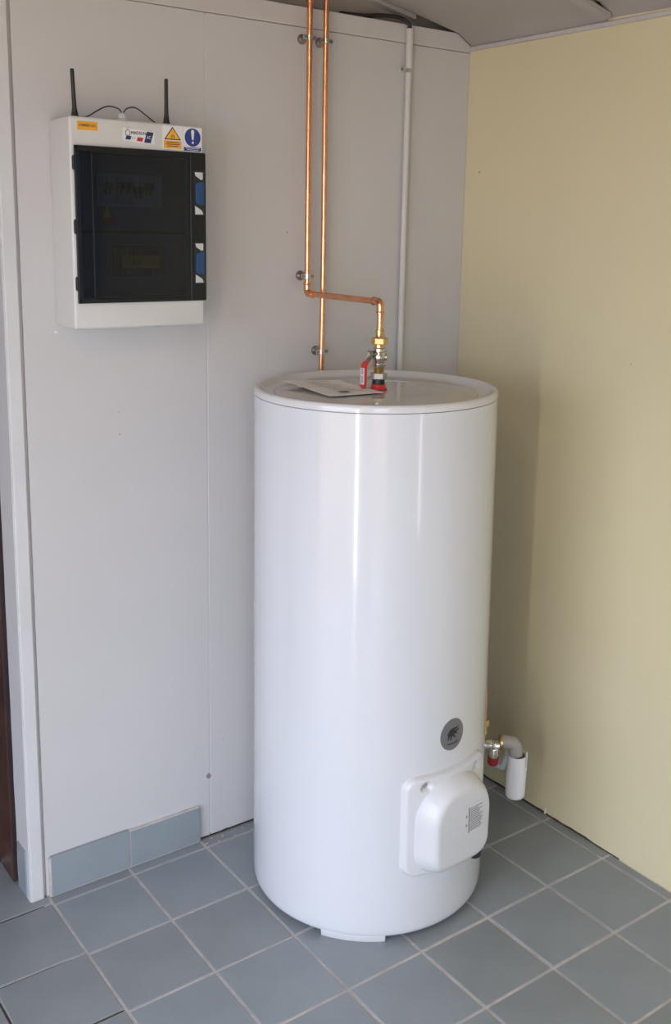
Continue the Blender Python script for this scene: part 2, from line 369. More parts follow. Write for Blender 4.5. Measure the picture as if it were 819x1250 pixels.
# ------------------------------------------------------------ doorway at the left
bm = BM()
abox(bm, (-1.322, -.006, .0), (-1.2905, .085, 2.14))
casing = struct(put('trim_2', bm, 'white_trim', bevel=.003, smooth=False), 'white painted corner casing of the doorway')
put('reveal_gap', box((-1.2905, .006, 0), (-1.283, .09, 2.14)), 'board', casing, smooth=False)
rg = box((-1.327, .016, .006), (-1.3225, .072, .128)); put('reveal_tile', rg, 'skirt', casing, smooth=False, bevel=.0015, label='grey blue skirting tile in the reveal')
bm = BM(); prev = None
for k in range(60):                                 # ragged plaster edge of the reveal
    z = k*.0355; wv = .082+.004*mnoise.noise(Vector((z*9, 1, 0)))
    v = [bm.verts.new((-1.3235, .0, z)), bm.verts.new((-1.3235, wv, z)), bm.verts.new((-1.3195, wv, z)), bm.verts.new((-1.3195, .0, z))]
    if prev:
        for i in range(4): bm.faces.new((prev[i], prev[(i+1) % 4], v[(i+1) % 4], v[i]))
    prev = v
put('plaster_reveal', bm, 'white_trim', casing, smooth=False)
door = struct(empty('door_1', (-1.7, .15, 0))); door['label'] = 'dark brown wooden door in the left doorway'
def dput(n, bm, m, **k):
    bmesh.ops.translate(bm, vec=(1.7, -.15, 0), verts=bm.verts[:]); return put(n, bm, m, door, **k)
dput('door_frame', box((-1.331, .10, 0), (-1.283, .205, 2.08)), 'wood', smooth=False, bevel=.004)
dput('frame_edge', box((-1.3295, .0985, 0.002), (-1.314, .100, 2.08)), 'wood_dark', smooth=False)
dput('door_frame', box((-2.20, .10, 0), (-2.15, .205, 2.08)), 'wood', smooth=False, bevel=.004)
dput('door_leaf', box((-2.15, .205, .012), (-1.28, .245, 2.08)), 'wood', smooth=False, bevel=.003)
dput('threshold', box((-2.20, .196, -.002), (-1.334, .204, .010)), 'white_trim', smooth=False, bevel=.002)

# skirting tiles
bb = struct(empty('baseboard_back')); bb['label'] = 'grey blue tile skirting along the left part of the back wall'
for x0, x1 in ((-1.272, -1.068), (-1.064, -.866)):
    put('skirting_tile', box((x0, -.0115, .0035), (x1, .0, .1065 if x0 < -1.2 else .1005)), 'skirt', bb, smooth=False, bevel=.0012)
put('skirting_grout', box((-1.277, -.0085, .0), (-.868, .0, .1035)), 'grout', bb, smooth=False)

# ------------------------------------------------------------ water heater
TX, TY, H = -.5694, -.3508, 1.245
wh = empty('water_heater', (TX, TY, 0), 'tall white cylindrical floor-standing electric water heater in the corner', 'water heater')
lean = .0056; axis = Vector((.806, -.593, 0)).cross(Vector((0, 0, 1)))   # stands a hair out of plumb
wh.rotation_euler = Matrix.Rotation(-lean, 3, Vector((0, 0, 1)).cross(Vector((.806, -.593, 0)))).to_euler()
def R(z): return .2890-.0055*z/1.24
seg = 128
prof = [(.20, .022), (.272, .0150), (.2800, .0150), (.2845, .0165), (.2872, .0215), (R(.03)-.0004, .030), (R(.05), .05)]
for k in range(1, 13): z = .05+1.186*k/12; prof.append((R(z), z))
prof += [(R(1.236)-.003, 1.2362), (.1, 1.2362)]
put('body', lathe(prof, seg=seg), 'enamel', wh, angle=50)
put('lid', lathe([(.2, 1.2369), (.2815, 1.2369), (.2836, 1.2376), (.2838, 1.2480), (.2820, 1.2522), (.2780, 1.2542), (.2735, 1.2540), (.2695, 1.2510), (.2645, 1.2455), (.255, 1.2415), (.243, 1.2392), (.2380, 1.2390), (.1, 1.2385)], seg=seg), 'lid', wh, angle=60)
put('top_plate', lathe([(.2384, 1.2380), (.2384, 1.2394), (.2355, 1.2412), (.2310, 1.2425), (.12, 1.2445), (0, 1.2450)], seg=seg), 'lid_plate', wh, angle=60, label='glossy centre plate, wall reflection painted into its beige')
def foot(a0, a1):
    bm = BM(); n = 14; prev = None
    for k in range(n+1):
        a = math.radians(a0+(a1-a0)*k/n); e = .010 if k in (0, n) else 0
        v = [bm.verts.new((r*math.cos(a), r*math.sin(a), z)) for r, z in ((.235, 0), (.2815, 0), (.2832, .003), (.2858, .0185), (.235, .020))]
        if prev:
            for i in range(5): bm.faces.new((prev[i], prev[(i+1) % 5], v[(i+1) % 5], v[i]))
        else: bm.faces.new(v)
        prev = v
    bm.faces.new(prev[::-1]); bmesh.ops.recalc_face_normals(bm, faces=bm.faces[:])
    return put('foot', bm, 'plastic', wh, bevel=.001, angle=30)
for k in range(3): foot(-149.3+120*k, -118.6+120*k)

# access cover (faces azimuth -87 deg)
FA = math.radians(-87); fn = Vector((math.cos(FA), math.sin(FA), 0)); ft = Vector((-fn.y, fn.x, 0))
def P3(u, d, z): return Vector((0, 0, z))+ft*u+fn*d
def sdf_rr(u, z, hw, z0, z1, rt_, rb):
    zc_ = (z0+z1)/2; hh = (z1-z0)/2; r = rt_ if z > zc_ else rb
    qx = abs(u)-hw+r; qz = abs(z-zc_)-hh+r
    return math.hypot(max(qx, 0), max(qz, 0))+min(max(qx, qz), 0)-r
def sm(x, a, b): t = max(0, min(1, (x-a)/(b-a))); return t*t*(3-2*t)
def Dc(u, z): return math.sqrt(max(0, R(z)**2-u*u))
def d_plate(u, z):
    s = sdf_rr(u, z, .127, .168, .411, .030, .030); t = max(0, min(1, -s/.007))
    h = -.004+.019*math.sqrt(1-(1-t)**2)
    for su in (-1, 1):
        g = math.hypot((u-su*.078)*.8, z-.390+abs(u-su*.078)*.3)
        h -= .012*(1-sm(g, .007, .0125))
    return Dc(u, z)+h
def d_cap(u, z):
    s = sdf_rr(u, z, .108, .170, .401, .100, .060); t = max(0, min(1, -s/.036))
    k = 1-(1-t)**2.7; base = Dc(u, z)+.006
    front = .3385-.35*u*u-.25*(z-.29)**2
    return base+(front-base)*k, s
def field(fun, u0, u1, z0, z1, nu, nz, keep):
    bm = BM(); G = {}
    for i in range(nu+1):
        for j in range(nz+1):
            u = u0+(u1-u0)*i/nu; z = z0+(z1-z0)*j/nz
            if keep(u, z): G[i, j] = bm.verts.new(P3(u, fun(u, z), z))
    for i in range(nu):
        for j in range(nz):
            q = [G.get(k) for k in ((i, j), (i+1, j), (i+1, j+1), (i, j+1))]
            if all(q): bm.faces.new(q)
    bmesh.ops.recalc_face_normals(bm, faces=bm.faces[:])
    return bm
cover = put('access_cover', field(d_plate, -.130, .130, .165, .419, 110, 112, lambda u, z: sdf_rr(u, z, .129, .166, .413, .03, .03) < .0015), 'plastic', wh, angle=75)
cap = put('cover_cap', field(lambda u, z: d_cap(u, z)[0], -.109, .109, .171, .409, 130, 142, lambda u, z: d_cap(u, z)[1] < .001), 'plastic', cover, angle=75)
for su in (-1, 1):
    c = P3(su*.077, Dc(.077, .39)+.0045, .390)
    put('screw_recess', lathe([(0, 0), (.0065, 0), (.0065, .0012), (0, .0016)], c, fn+ft*su*.3, seg=20), 'greypl', cover, label='grey screw recess')
g = P3(.056, .318, .186)
put('cable_gland', lathe([(.016, -.016), (.016, .004), (.0135, .006), (.0100, .010), (0, .010)], g, (0, 0, -1), seg=20), 'black', cover, label='black cable gland')
# rating sticker on the cap
def on_cap(u, z, e): return P3(u, d_cap(u, z)[0]+e, z)
def cap_rect(bm, u0, u1, z0, z1, e, th=.0003, skew=0, n=5):
    G = []
    for i in range(n+1):
        u = u0+(u1-u0)*i/n; G.append([bm.verts.new(on_cap(u, z0, e)), bm.verts.new(on_cap(u, z1, e)), bm.verts.new(on_cap(u, z1, e-th)), bm.verts.new(on_cap(u, z0, e-th))])
    for A, B in zip(G, G[1:]):
        for k in range(4): bm.faces.new((A[k], A[(k+1) % 4], B[(k+1) % 4], B[k]))
    bm.faces.new(G[0]); bm.faces.new(G[-1][::-1])
    return bm
bm = cap_rect(BM(), -.004, .066, .250, .334, .0006, n=10); bmesh.ops.recalc_face_normals(bm, faces=bm.faces[:])
sticker = put('warning_sticker', bm, 'plastic', cover, label='small white printed instruction sticker')
bm = BM()
cap_rect(bm, .010, .0135, .265, .328, .0009)
for k in range(13):
    zz = .3245-k*.0046; L = .036*(1-.25*rnd.random())
    x = .016
    while x < .016+L:
        wl_ = rnd.uniform(.003, .009); cap_rect(bm, x, min(x+wl_, .058), zz-.0009, zz+.0009, .0009, n=2); x += wl_+.0012
bmesh.ops.recalc_face_normals(bm, faces=bm.faces[:]); put('print', bm, 'faint', cover)
bm = BM()
for zz in (.309, .287):
    c = on_cap(.003, zz, .0009); n_ = fn
    prism([c+ft*(-.0035)-Vector((0, 0, .003)), c+ft*.0035-Vector((0, 0, .003)), c+Vector((0, 0, .0035))], -fn*.0003, bm)
put('pictogram', bm, 'faint', cover)
# round badge above the cover
BA = math.radians(-86.9)
def on_body(u, z, e, a=BA):
    r = R(z)+e; t = a+u/R(z); return Vector((r*math.cos(t), r*math.sin(t), z))
def body_poly(pts, e, th, bm, sub=0):
    a = [bm.verts.new(on_body(u, z, e)) for u, z in pts]; b = [bm.verts.new(on_body(u, z, e-th)) for u, z in pts]
    bm.faces.new(a); n = len(pts)
    for i in range(n): bm.faces.new((a[i], a[(i+1) % n], b[(i+1) % n], b[i]))
def disc(bm, cz, ru, rz, e, th, rings=6, sg=40):
    c = bm.verts.new(on_body(0, cz, e)); prev = None
    for k in range(1, rings+1):
        rr = k/rings; cur = [bm.verts.new(on_body(ru*rr*math.cos(2*math.pi*i/sg), cz+rz*rr*math.sin(2*math.pi*i/sg), e if k < rings else e)) for i in range(sg)]
        for i in range(sg):
            bm.faces.new((c, cur[i], cur[(i+1) % sg]) if prev is None else (prev[i], cur[i], cur[(i+1) % sg], prev[(i+1) % sg]))
        prev = cur
    low = [bm.verts.new(on_body(ru*1.02*math.cos(2*math.pi*i/sg), cz+rz*1.02*math.sin(2*math.pi*i/sg), e-th)) for i in range(sg)]
    for i in range(sg): bm.faces.new((prev[i], low[i], low[(i+1) % sg], prev[(i+1) % sg]))
    bmesh.ops.recalc_face_normals(bm, faces=bm.faces[:]); return bm
BZ = .4905
badge = put('badge', disc(BM(), BZ, .0355, .0375, .0016, .002), 'badge', wh, label='round grey badge with a dark emblem')
bm = BM()
def stroke(pts, w0, w1, e=.0021):
    n = len(pts)
    L_, R_ = [], []
    for i, (x, z) in enumerate(pts):
        a = Vector(pts[max(i-1, 0)]); b = Vector(pts[min(i+1, n-1)]); d = (b-a).normalized(); w_ = w0+(w1-w0)*i/(n-1)
        L_.append((x-d.y*w_, z+d.x*w_)); R_.append((x+d.y*w_, z-d.x*w_))
    for i in range(n-1): body_poly([L_[i], L_[i+1], R_[i+1], R_[i]], e, .0004, bm)
z0 = BZ+.004
stroke([(-.014, z0-.004), (-.008, z0+.006), (.002, z0+.009), (.012, z0+.009), (.017, z0+.012)], .004, .0012)
stroke([(-.006, z0+.002), (.004, z0+.003), (.012, z0+.002), (.020, z0+.005)], .004, .0010, .0022)
stroke([(-.006, z0+.001), (-.012, z0-.007), (-.015, z0-.014)], .0032, .0012, .0023)
stroke([(-.003, z0), (-.005, z0-.009), (-.007, z0-.016)], .0032, .0014, .0024)
stroke([(.000, z0), (.003, z0-.008), (.008, z0-.013)], .0032, .0012, .0025)
stroke([(.004, z0+.001), (.010, z0-.003), (.014, z0-.004)], .0025, .0010, .0026)
for k in range(8):                                  # tiny worn lettering under the emblem
    u = -.016+k*.0045; zz = BZ-.022+abs(k-3.5)*.0004
    stroke([(u, zz), (u+.0028, zz+.0004)], .0014 if k % 3 else .0019, .0014, .0021)
bmesh.ops.recalc_face_normals(bm, faces=bm.faces[:]); put('emblem', bm, 'ink', badge, smooth=False, label='dark emblem')

# ------------------------------------------------------------ copper pipes
def pipe_thing(name, label): return empty(name, label=label, cat='pipe')
pr = .0073
hot = pipe_thing('copper_pipe', 'left copper pipe, elbowing across from the wall to the valve on the heater')
A = (-.562, -.035, 2.228); B = (-.560, -.035, 1.448); Cc = (-.571, -.351, 1.449); Dd = (-.571, -.351, 1.380)
put('tube', tube(round_path([A, B, Cc, Dd], .018), pr, 18), 'copper', hot)
def elbow(p0, corner, p1, par, L=.026):
    c = Vector(corner); a = c+(Vector(p0)-c).normalized()*L; b = c+(Vector(p1)-c).normalized()*L
    path = round_path([a, c, b], .019, 8); bm = tube(path, .0090, 20)
    for q, d in ((a, (c-a)), (b, (c-b))): lathe([(.0075, -.002), (.0100, -.0015), (.0102, .002), (.0090, .004)], q, d, 20, bm)
    put('elbow', bm, 'copper', par)
elbow(A, B, Cc, hot); elbow(B, Cc, Dd, hot)
put('socket', lathe([(.0075, 0), (.0096, .001), (.0096, .024), (.0075, .025)], (-.562, -.035, 2.142), seg=20), 'copper', hot)
put('solder_ring', lathe([(.0074, 0), (.0088, .002), (.0088, .004), (.0074, .006)], (-.5605, -.035, 1.468), seg=20), 'copper', hot)
cold = pipe_thing('copper_pipe', 'right copper pipe, running straight down the wall behind the heater')
wobble = [(-.509+.0012*math.sin(z*5), -.030, z) for z in [2.222-k*.06 for k in range(0, 34)]]
pth = wobble + [(-.505, -.030, .19), (-.40, -.025, .185), (-.262, -.05, .20)]
pth2 = [Vector(p) for p in wobble[:-1]]
pth2 = [p for p in pth2 if p.z > .56]
run = round_path([pth2[-1], (-.508, -.030, .457), (-.24, -.030, .457), (-.2733, -.451, .457), (-.2733, -.451, .395)], .016)
put('tube', tube(pth2+run[1:], .0068, 16), 'copper', cold)

def clamp(x, y, z, label):
    t = empty('pipe_clamp', (x, 0, z), label, 'pipe clamp', 'pipe clamps on the wall')
    put('rosette', lathe([(.012, 0), (.0125, -.002), (.011, -.0055), (.006, -.008), (.004, -.009)], (0, 0, 0), (0, 1, 0), 24), 'steel', t)
    put('stud', lathe([(.0035, 0), (.0035, y+.009), (.006, y+.009), (.006, y+.013)][:2] + [(.0035, y+.010)], (0, 0, 0), (0, 1, 0), 12), 'steel', t)
    bm = BM(); r0, r1, h = .0078, .0102, .0055; sg = 28; Rr = []
    for k in range(sg):
        a = 2*math.pi*k/sg; Rr.append([bm.verts.new((r*math.cos(a), y+r*math.sin(a), zz)) for r, zz in ((r0, -h), (r1, -h), (r1, h), (r0, h))])
    for k in range(sg):
        A_, B_ = Rr[k], Rr[(k+1) % sg]
        for i in range(4): bm.faces.new((A_[i], A_[(i+1) % 4], B_[(i+1) % 4], B_[i]))
    bmesh.ops.recalc_face_normals(bm, faces=bm.faces[:]); put('ring', bm, 'nickel', t)
    for s in (-1, 1):
        put('ear', box((s*.0095 if s > 0 else -.0175, y-.003, -.0055), (.0175 if s > 0 else -.0095, y+.003, .0055)), 'nickel', t, smooth=False, bevel=.0008)
        put('screw', lathe([(.0028, -.007), (.0032, -.0065), (.0032, .0045), (.0020, .006)], (s*.0140, y, 0), (0, 1, 0), 10), 'steel', t)
    t.rotation_euler = (0, 0, 0)
clamp(-.5622, -.035, 2.066, 'metal clamp near the ceiling on the left copper pipe')
clamp(-.5092, -.030, 2.064, 'metal clamp near the ceiling on the right copper pipe')
clamp(-.5603, -.035, 1.492, 'metal clamp just above the elbow of the left copper pipe')
clamp(-.5090, -.030, 1.297, 'metal clamp on the right copper pipe just above the heater')

# ------------------------------------------------------------ valve on top of the heater
VX, VY = -.5710, -.3510
v = empty('shutoff_valve', (VX, VY, 1.2455), 'nickel and brass shutoff valve with red lever on the heater lid', 'valve')
def vz(z): return z-1.2455
def ring(name, prof, m, sg=28, par=v, phase=0, angle=35): return put(name, lathe([(r, vz(z)) for r, z in prof], seg=sg, phase=phase), m, par, angle=angle)
ring('insulating_sleeve', [(.0205, 1.2462), (.0205, 1.2475), (.0180, 1.2510), (.0160, 1.2580)], 'red').__setitem__('label', 'red flared base sleeve')
ring('sleeve_top', [(.0160, 1.2578), (.0150, 1.2590), (.0145, 1.2700)], 'black').__setitem__('label', 'black sleeve')
def hexnut(name, z0, z1, r, m):
    o = ring(name, [(r*.86, z0), (r, z0+.0015), (r, z1-.0015), (r*.86, z1)], m, 6, phase=.35, angle=20)
hexnut('lower_nut', 1.2695, 1.2850, .0195, 'nickel')
ring('neck', [(.0110, 1.284), (.0125, 1.287), (.0125, 1.297), (.0145, 1.300)], 'brass')
ring('valve_body', [(.0135, 1.298), (.0155, 1.301), (.0155, 1.307), (.0135, 1.309), (.0150, 1.315), (.0168, 1.321), (.0150, 1.327), (.0135, 1.333), (.0150, 1.3345), (.0150, 1.341), (.0125, 1.343)], 'nickel')
ring('upper_neck', [(.0125, 1.3425), (.0128, 1.3445), (.0115, 1.349), (.0115, 1.352)], 'brass')
hexnut('upper_nut', 1.3510, 1.3665, .0195, 'brass')
ring('adapter', [(.0110, 1.3665), (.0095, 1.3700), (.0095, 1.3800), (.0104, 1.3805), (.0104, 1.3840), (.0085, 1.3850), (.0085, 1.3900)], 'brass')
put('side_port', lathe([(.0085, .008), (.0085, .0165), (.0065, .018)], (0, 0, vz(1.321)), (.8, -.6, .0), 16), 'nickel', v)
hd = (-1, 0, 0)
put('stem', lathe([(.0085, .010), (.0085, .020), (.0060, .0205), (.0060, .027)], (0, 0, vz(1.328)), hd, 20), 'steel', v)
put('stem_nut', lathe([(.0072, .027), (.0080, .0275), (.0080, .0325), (.0065, .034)], (0, 0, vz(1.328)), hd, 6), 'nickel', v, angle=20)
lev = BM(); yw_ = .0085
path = [(-.0265, vz(1.338)), (-.0275, vz(1.320)), (-.0400, vz(1.308)), (-.0425, vz(1.298))]
def strap(path, hw, th, bm, cap_=True):
    prev = None; P = [Vector((p[0], 0, p[1])) for p in path]
    for i, p in enumerate(P):
        d = (P[min(i+1, len(P)-1)]-P[max(0, i-1)]).normalized(); n_ = Vector((-d.z, 0, d.x)); w_ = hw[i] if isinstance(hw, list) else hw
        q = [bm.verts.new(p+n_*th+Vector((0, -w_, 0))), bm.verts.new(p+n_*th+Vector((0, w_, 0))), bm.verts.new(p-n_*th+Vector((0, w_, 0))), bm.verts.new(p-n_*th+Vector((0, -w_, 0)))]
        if prev:
            for k in range(4): bm.faces.new((prev[k], prev[(k+1) % 4], q[(k+1) % 4], q[k]))
        else: bm.faces.new(q)
        prev = q
    bm.faces.new(prev[::-1]); bmesh.ops.recalc_face_normals(bm, faces=bm.faces[:]); return bm
put('lever_arm', strap(path, .0085, .0010, BM()), 'steel', v, smooth=False, bevel=.0005)
lever = put('lever', strap([(-.0360, vz(1.3125)), (-.0430, vz(1.3050)), (-.0440, vz(1.299)), (-.0445, vz(1.260)), (-.0447, vz(1.2535)), (-.0447, vz(1.2505))], [.0085, .0095, .0100, .0100, .0088, .0055], .0026, BM()), 'red', v, smooth=False, bevel=.0012, label='red plastic-covered lever')
put('lever_label', box((-.0481, -.0068, vz(1.260)), (-.0470, .0068, vz(1.2985))), 'stk_white', lever, smooth=False, label='white printed strip')
bm = BM()
for k in range(10):
    zz = vz(1.2645+k*.0034)
    if k != 5: abox(bm, (-.04835, -.0025-.001*(k % 2), zz), (-.0481, .0030, zz+.0018))
put('print', bm, 'darkred', lever, smooth=False)

# ------------------------------------------------------------ papers on the lid
def sheet_paper(name, corners, z, lift, m, label, th=.0006, sag=.0):
    t = empty(name, (*corners[0], z), label, 'papers'); bm = BM(); n = 12; c = [Vector((*p, 0)) for p in corners]; G = []
    for i in range(n+1):
        row = []
        for j in range(n+1):
            s, q = i/n, j/n; p = (c[0]*(1-s)+c[1]*s)*(1-q)+(c[3]*(1-s)+c[2]*s)*q
            hh = lift*(1-q)**2*(1-.9*s)+.0010*math.sin(s*5+q*3)
            row.append(bm.verts.new((p.x-c[0].x, p.y-c[0].y, max(.0004, hh))))
        G.append(row)
    f = [bm.faces.new((G[i][j], G[i+1][j], G[i+1][j+1], G[i][j+1])) for i in range(n) for j in range(n)]
    r = bmesh.ops.extrude_face_region(bm, geom=f); bmesh.ops.translate(bm, vec=(0, 0, th), verts=[q for q in r['geom'] if isinstance(q, bmesh.types.BMVert)])
    bmesh.ops.recalc_face_normals(bm, faces=bm.faces[:]); put('sheet', bm, m, t, angle=30); return t
CP = [(-.722, -.164), (-.738, -.392), (-.602, -.410), (-.578, -.196)]
pp = sheet_paper('manual', CP, 1.2470, .006, 'paper', 'folded white instruction papers lying on the heater lid')
bm = BM()
c0 = Vector((*CP[0], 0)); ex = (Vector((*CP[1], 0))-c0); ey = (Vector((*CP[3], 0))-c0)
for k in range(9):
    s = .12+.085*k; q0 = .30; q1 = .30+rnd.uniform(.2, .5)
    a = ex*s+ey*q0; b = ex*s+ey*q1; d = ex.normalized()*.0012
    prism([a-d+Vector((0, 0, .0042)), b-d+Vector((0, 0, .0030)), b+d+Vector((0, 0, .0030)), a+d+Vector((0, 0, .0042))], (0, 0, .0002), bm)
put('print', bm, 'faint', pp, smooth=False)
a = ex*.80+ey*.30
bm = prism([a+Vector((0, 0, .0035)), a+ex*.05+Vector((0, 0, .0035)), a+ex*.05+ey*.16+Vector((0, 0, .0030)), a+ey*.16+Vector((0, 0, .0030))], (0, 0, .0003)); put('dark_stamp', bm, 'paperdark', pp, smooth=False)
tie = tag(put('cable_tie', tube([(-.480, -.262, 1.2462), (-.460, -.280, 1.2475), (-.440, -.298, 1.2460)], .0012, 8), 'stk_white'), 'thin white plastic strip lying on the lid right of the valve', 'cable tie')

# ------------------------------------------------------------ white conduit and black cable
cnd = empty('conduit', (-.228, 0, 0), 'white plastic electrical conduit running down the wall right of the copper pipes', 'conduit')
cx = lambda z: -.2220+(z-1.25)*.0008
put('tube', tube([(cx(z)+.222, -.0105, z) for z in (.05, .7, 1.25, 1.7, 2.02)], .0083, 20), 'pvc', cnd)
put('socket', lathe([(.0083, 0), (.0096, .001), (.0100, .099), (.0090, .100), (.0075, .0995), (.0075, .06)], (.0008, -.0110, 2.030), seg=24, capped=False), 'pvc', cnd)
put('saddle_clip', box((-.026, -.008, 2.020), (-.006, -.0005, 2.034)), 'pvc', cnd, smooth=False, bevel=.001)
put('screw', lathe([(.0045, 0), (.0045, .002), (.002, .0035), (0, .0036)], (-.020, -.008, 2.027), (0, -1, 0), 14), 'steel', cnd)
cab = [(-.2272, -.011, 2.09), (-.2272, -.011, 2.132), (-.233, -.008, 2.145), (-.247, -.002, 2.1535), (-.275, .004, 2.157), (-.315, .010, 2.155), (-.36, .020, 2.150), (-.42, .04, 2.152), (-.5, .07, 2.16)]
def smooth_path(p, n=6):
    P = [Vector(q) for q in p]; P = [P[0]*2-P[1]]+P+[P[-1]*2-P[-2]]; out = []
    for i in range(1, len(P)-2):
        for k in range(n):
            t = k/n; out.append(.5*((2*P[i])+(-P[i-1]+P[i+1])*t+(2*P[i-1]-5*P[i]+4*P[i+1]-P[i+2])*t*t+(-P[i-1]+3*P[i]-3*P[i+1]+P[i+2])*t**3))
    out.append(P[-2]); return out
tag(put('cable', tube(smooth_path(cab), .0052, 12), 'rubber'), 'black cable bending from the ceiling into the top of the white conduit', 'cable')

# ------------------------------------------------------------ electrical enclosure
EX0, EX1, EZ0, EZ1, ED = -1.2125, -.9010, 1.390, 1.8285, -.1205
enc = empty('distribution_box', (-1.057, 0, EZ0), 'grey wall-mounted electrical box with smoked blue door and stickers', 'electrical box')
OFF = Vector((1.057, 0, -EZ0))
def eput(n, bm, m, parent=None, **k):
    bmesh.ops.translate(bm, vec=OFF, verts=bm.verts[:]); return put(n, bm, m, parent or enc, **k)
b0 = bpy.data.objects.new('a', bpy.data.meshes.new('a')); bm = box((EX0, ED, EZ0), (EX1, -.0005, EZ1))
for e_ in bm.verts:                                  # draft towards the wall
    if e_.co.y > -.01: e_.co.x += .003 if e_.co.x < -1.1 else -.002
for e_ in bm.verts:
    if e_.co.y < -.1 and e_.co.z < 1.4: e_.co.z -= .000
bm.to_mesh(b0.data); bm.free(); COL.objects.link(b0)
cu_ = bpy.data.objects.new('c', bpy.data.meshes.new('c')); bm = box((-1.192, -.2, 1.456), (-.918, -.035, 1.760)); bm.to_mesh(cu_.data); bm.free(); COL.objects.link(cu_)
bv = b0.modifiers.new('v', 'BEVEL'); bv.width = .006; bv.segments = 3
bo = b0.modifiers.new('b', 'BOOLEAN'); bo.object = cu_; bo.operation = 'DIFFERENCE'; bo.solver = 'EXACT'
bpy.context.view_layer.update()
bm = BM(); bm.from_mesh(b0.evaluated_get(bpy.context.evaluated_depsgraph_get()).to_mesh())
eput('body', bm, 'box', angle=30)
bpy.data.objects.remove(b0); bpy.data.objects.remove(cu_)
eput('bottom_plug', lathe([(.018, 0), (.018, .004), (.013, .007), (0, .007)], (-1.045, -.07, EZ0+.001), (0, 0, -1), 24), 'box')
eput('bottom_plug', lathe([(.012, 0), (.012, .004), (.009, .006), (0, .006)], (-.995, -.07, EZ0+.001), (0, 0, -1), 24), 'greypl')
# interior
inner = eput('inner_panel', box((-1.191, -.060, 1.457), (-.919, -.055, 1.759)), 'inside', smooth=False)
eput('divider', box((-1.189, -.064, 1.592), (-.921, -.060, 1.598)), 'frame', inner, smooth=False)
for r_, (zA, zB, xA, xB) in enumerate(((1.655, 1.715, -1.125, -.980), (1.503, 1.560, -1.100, -.976))):
    fr_ = eput('module_window', box((xA-.004, -.0625, zA-.004), (xB+.004, -.060, zB+.004)), 'frame' if r_ else 'greypl', inner, smooth=False)
    n = 8; dx = (xB-xA)/n
    for k in range(n):
        x = xA+k*dx
        m_ = eput('breaker' if r_ == 0 else 'blank_module', box((x+.0006, -.072, zA), (x+dx-.0006, -.0625, zB)), 'breaker' if r_ == 0 else 'blank', inner, smooth=False, bevel=.0008)
    if r_ == 0:
        bm = BM()
        for k, (x, d) in enumerate(((-1.116, .004), (-1.106, .002), (-1.080, .004), (-1.067, .004), (-1.057, .004), (-1.045, -.004), (-1.034, -.004), (-1.020, .004), (-1.010, .004))):
            abox(bm, (x-.0045, -.083, 1.683+d), (x+.0045, -.072, 1.697+d)); abox(bm, (x-.002, -.076, 1.672+d), (x+.002, -.072, 1.683+d))
        eput('toggle_row', bm, 'black', inner, smooth=False)
eput('inner_sticker', box((-1.080, -.0726, 1.517), (-.990, -.0721, 1.545)), 'stk_orange', inner, smooth=False).__setitem__('label', 'small orange strip behind the smoked door')
text('lettering', 'A.C.', .014, 'ink', Vector((-1.045, -.0732, 1.530))+OFF, (1, 0, 0), (0, 0, 1), inner)
eput('red_mark', prism([(-1.123, -.0612, 1.612), (-1.083, -.0612, 1.612), (-1.090, -.0612, 1.628), (-1.097, -.0612, 1.633), (-1.107, -.0612, 1.652), (-1.118, -.0612, 1.632)], (0, .001, 0)), 'stk_red', inner, smooth=False, label='red and yellow mark behind the smoked door')  # red shape with a yellow top on the inner panel
eput('yellow_mark', prism([(-1.118, -.0622, 1.626), (-1.100, -.0622, 1.626), (-1.107, -.0622, 1.653)], (0, .001, 0)), 'stk_yellow', inner, smooth=False)
# door
DX0, DX1, DZ0, DZ1 = -1.2045, -.9005, 1.4455, 1.7705
drr = eput('door', box((DX1-.040, -.1295, DZ0), (DX1, ED-.0004, DZ1)), 'frame', smooth=False, bevel=.003, label='smoked blue hinged door')
def bar(a, b, n='door_rail', m='frame', bv_=.001): return eput(n, box(a, b), m, drr, smooth=False, bevel=bv_)
bar((DX0+.001, -.1285, DZ1-.011), (DX1-.038, ED-.0004, DZ1)); bar((DX0+.001, -.1285, DZ0), (DX1-.038, ED-.0004, DZ0+.009))
bar((DX0, -.1285, DZ0), (DX0+.0055, ED-.0004, DZ1))
eput('pane', box((DX0+.004, -.1275, DZ0+.006), (DX1-.036, -.1255, DZ1-.008)), 'glass', drr, smooth=False, bevel=.0006)
ix0, ix1, iz0, iz1 = -1.170, -.9405, 1.4560, 1.7600    # raised inner border
for a, b in (((ix0, iz0), (ix0+.0040, iz1)), ((ix0, iz1-.0035), (ix1, iz1)), ((ix0, iz0), (ix1, iz0+.0035))):
    bar((a[0], -.1292, a[1]), (b[0], -.1276, b[1]), 'raised_border', 'frame', .0006)
for zz in (1.735, 1.605, 1.487):
    h = eput('hinge', box((DX0-.0045, -.1275, zz-.013), (DX0+.004, ED-.0002, zz+.013)), 'frame', drr, smooth=False, bevel=.0015)
    eput('hinge_pin', lathe([(.0022, -.015), (.0026, -.014), (.0026, .014), (.0022, .015)], (DX0-.002, -.1265, zz), (0, 0, 1), 10), 'frame', drr)
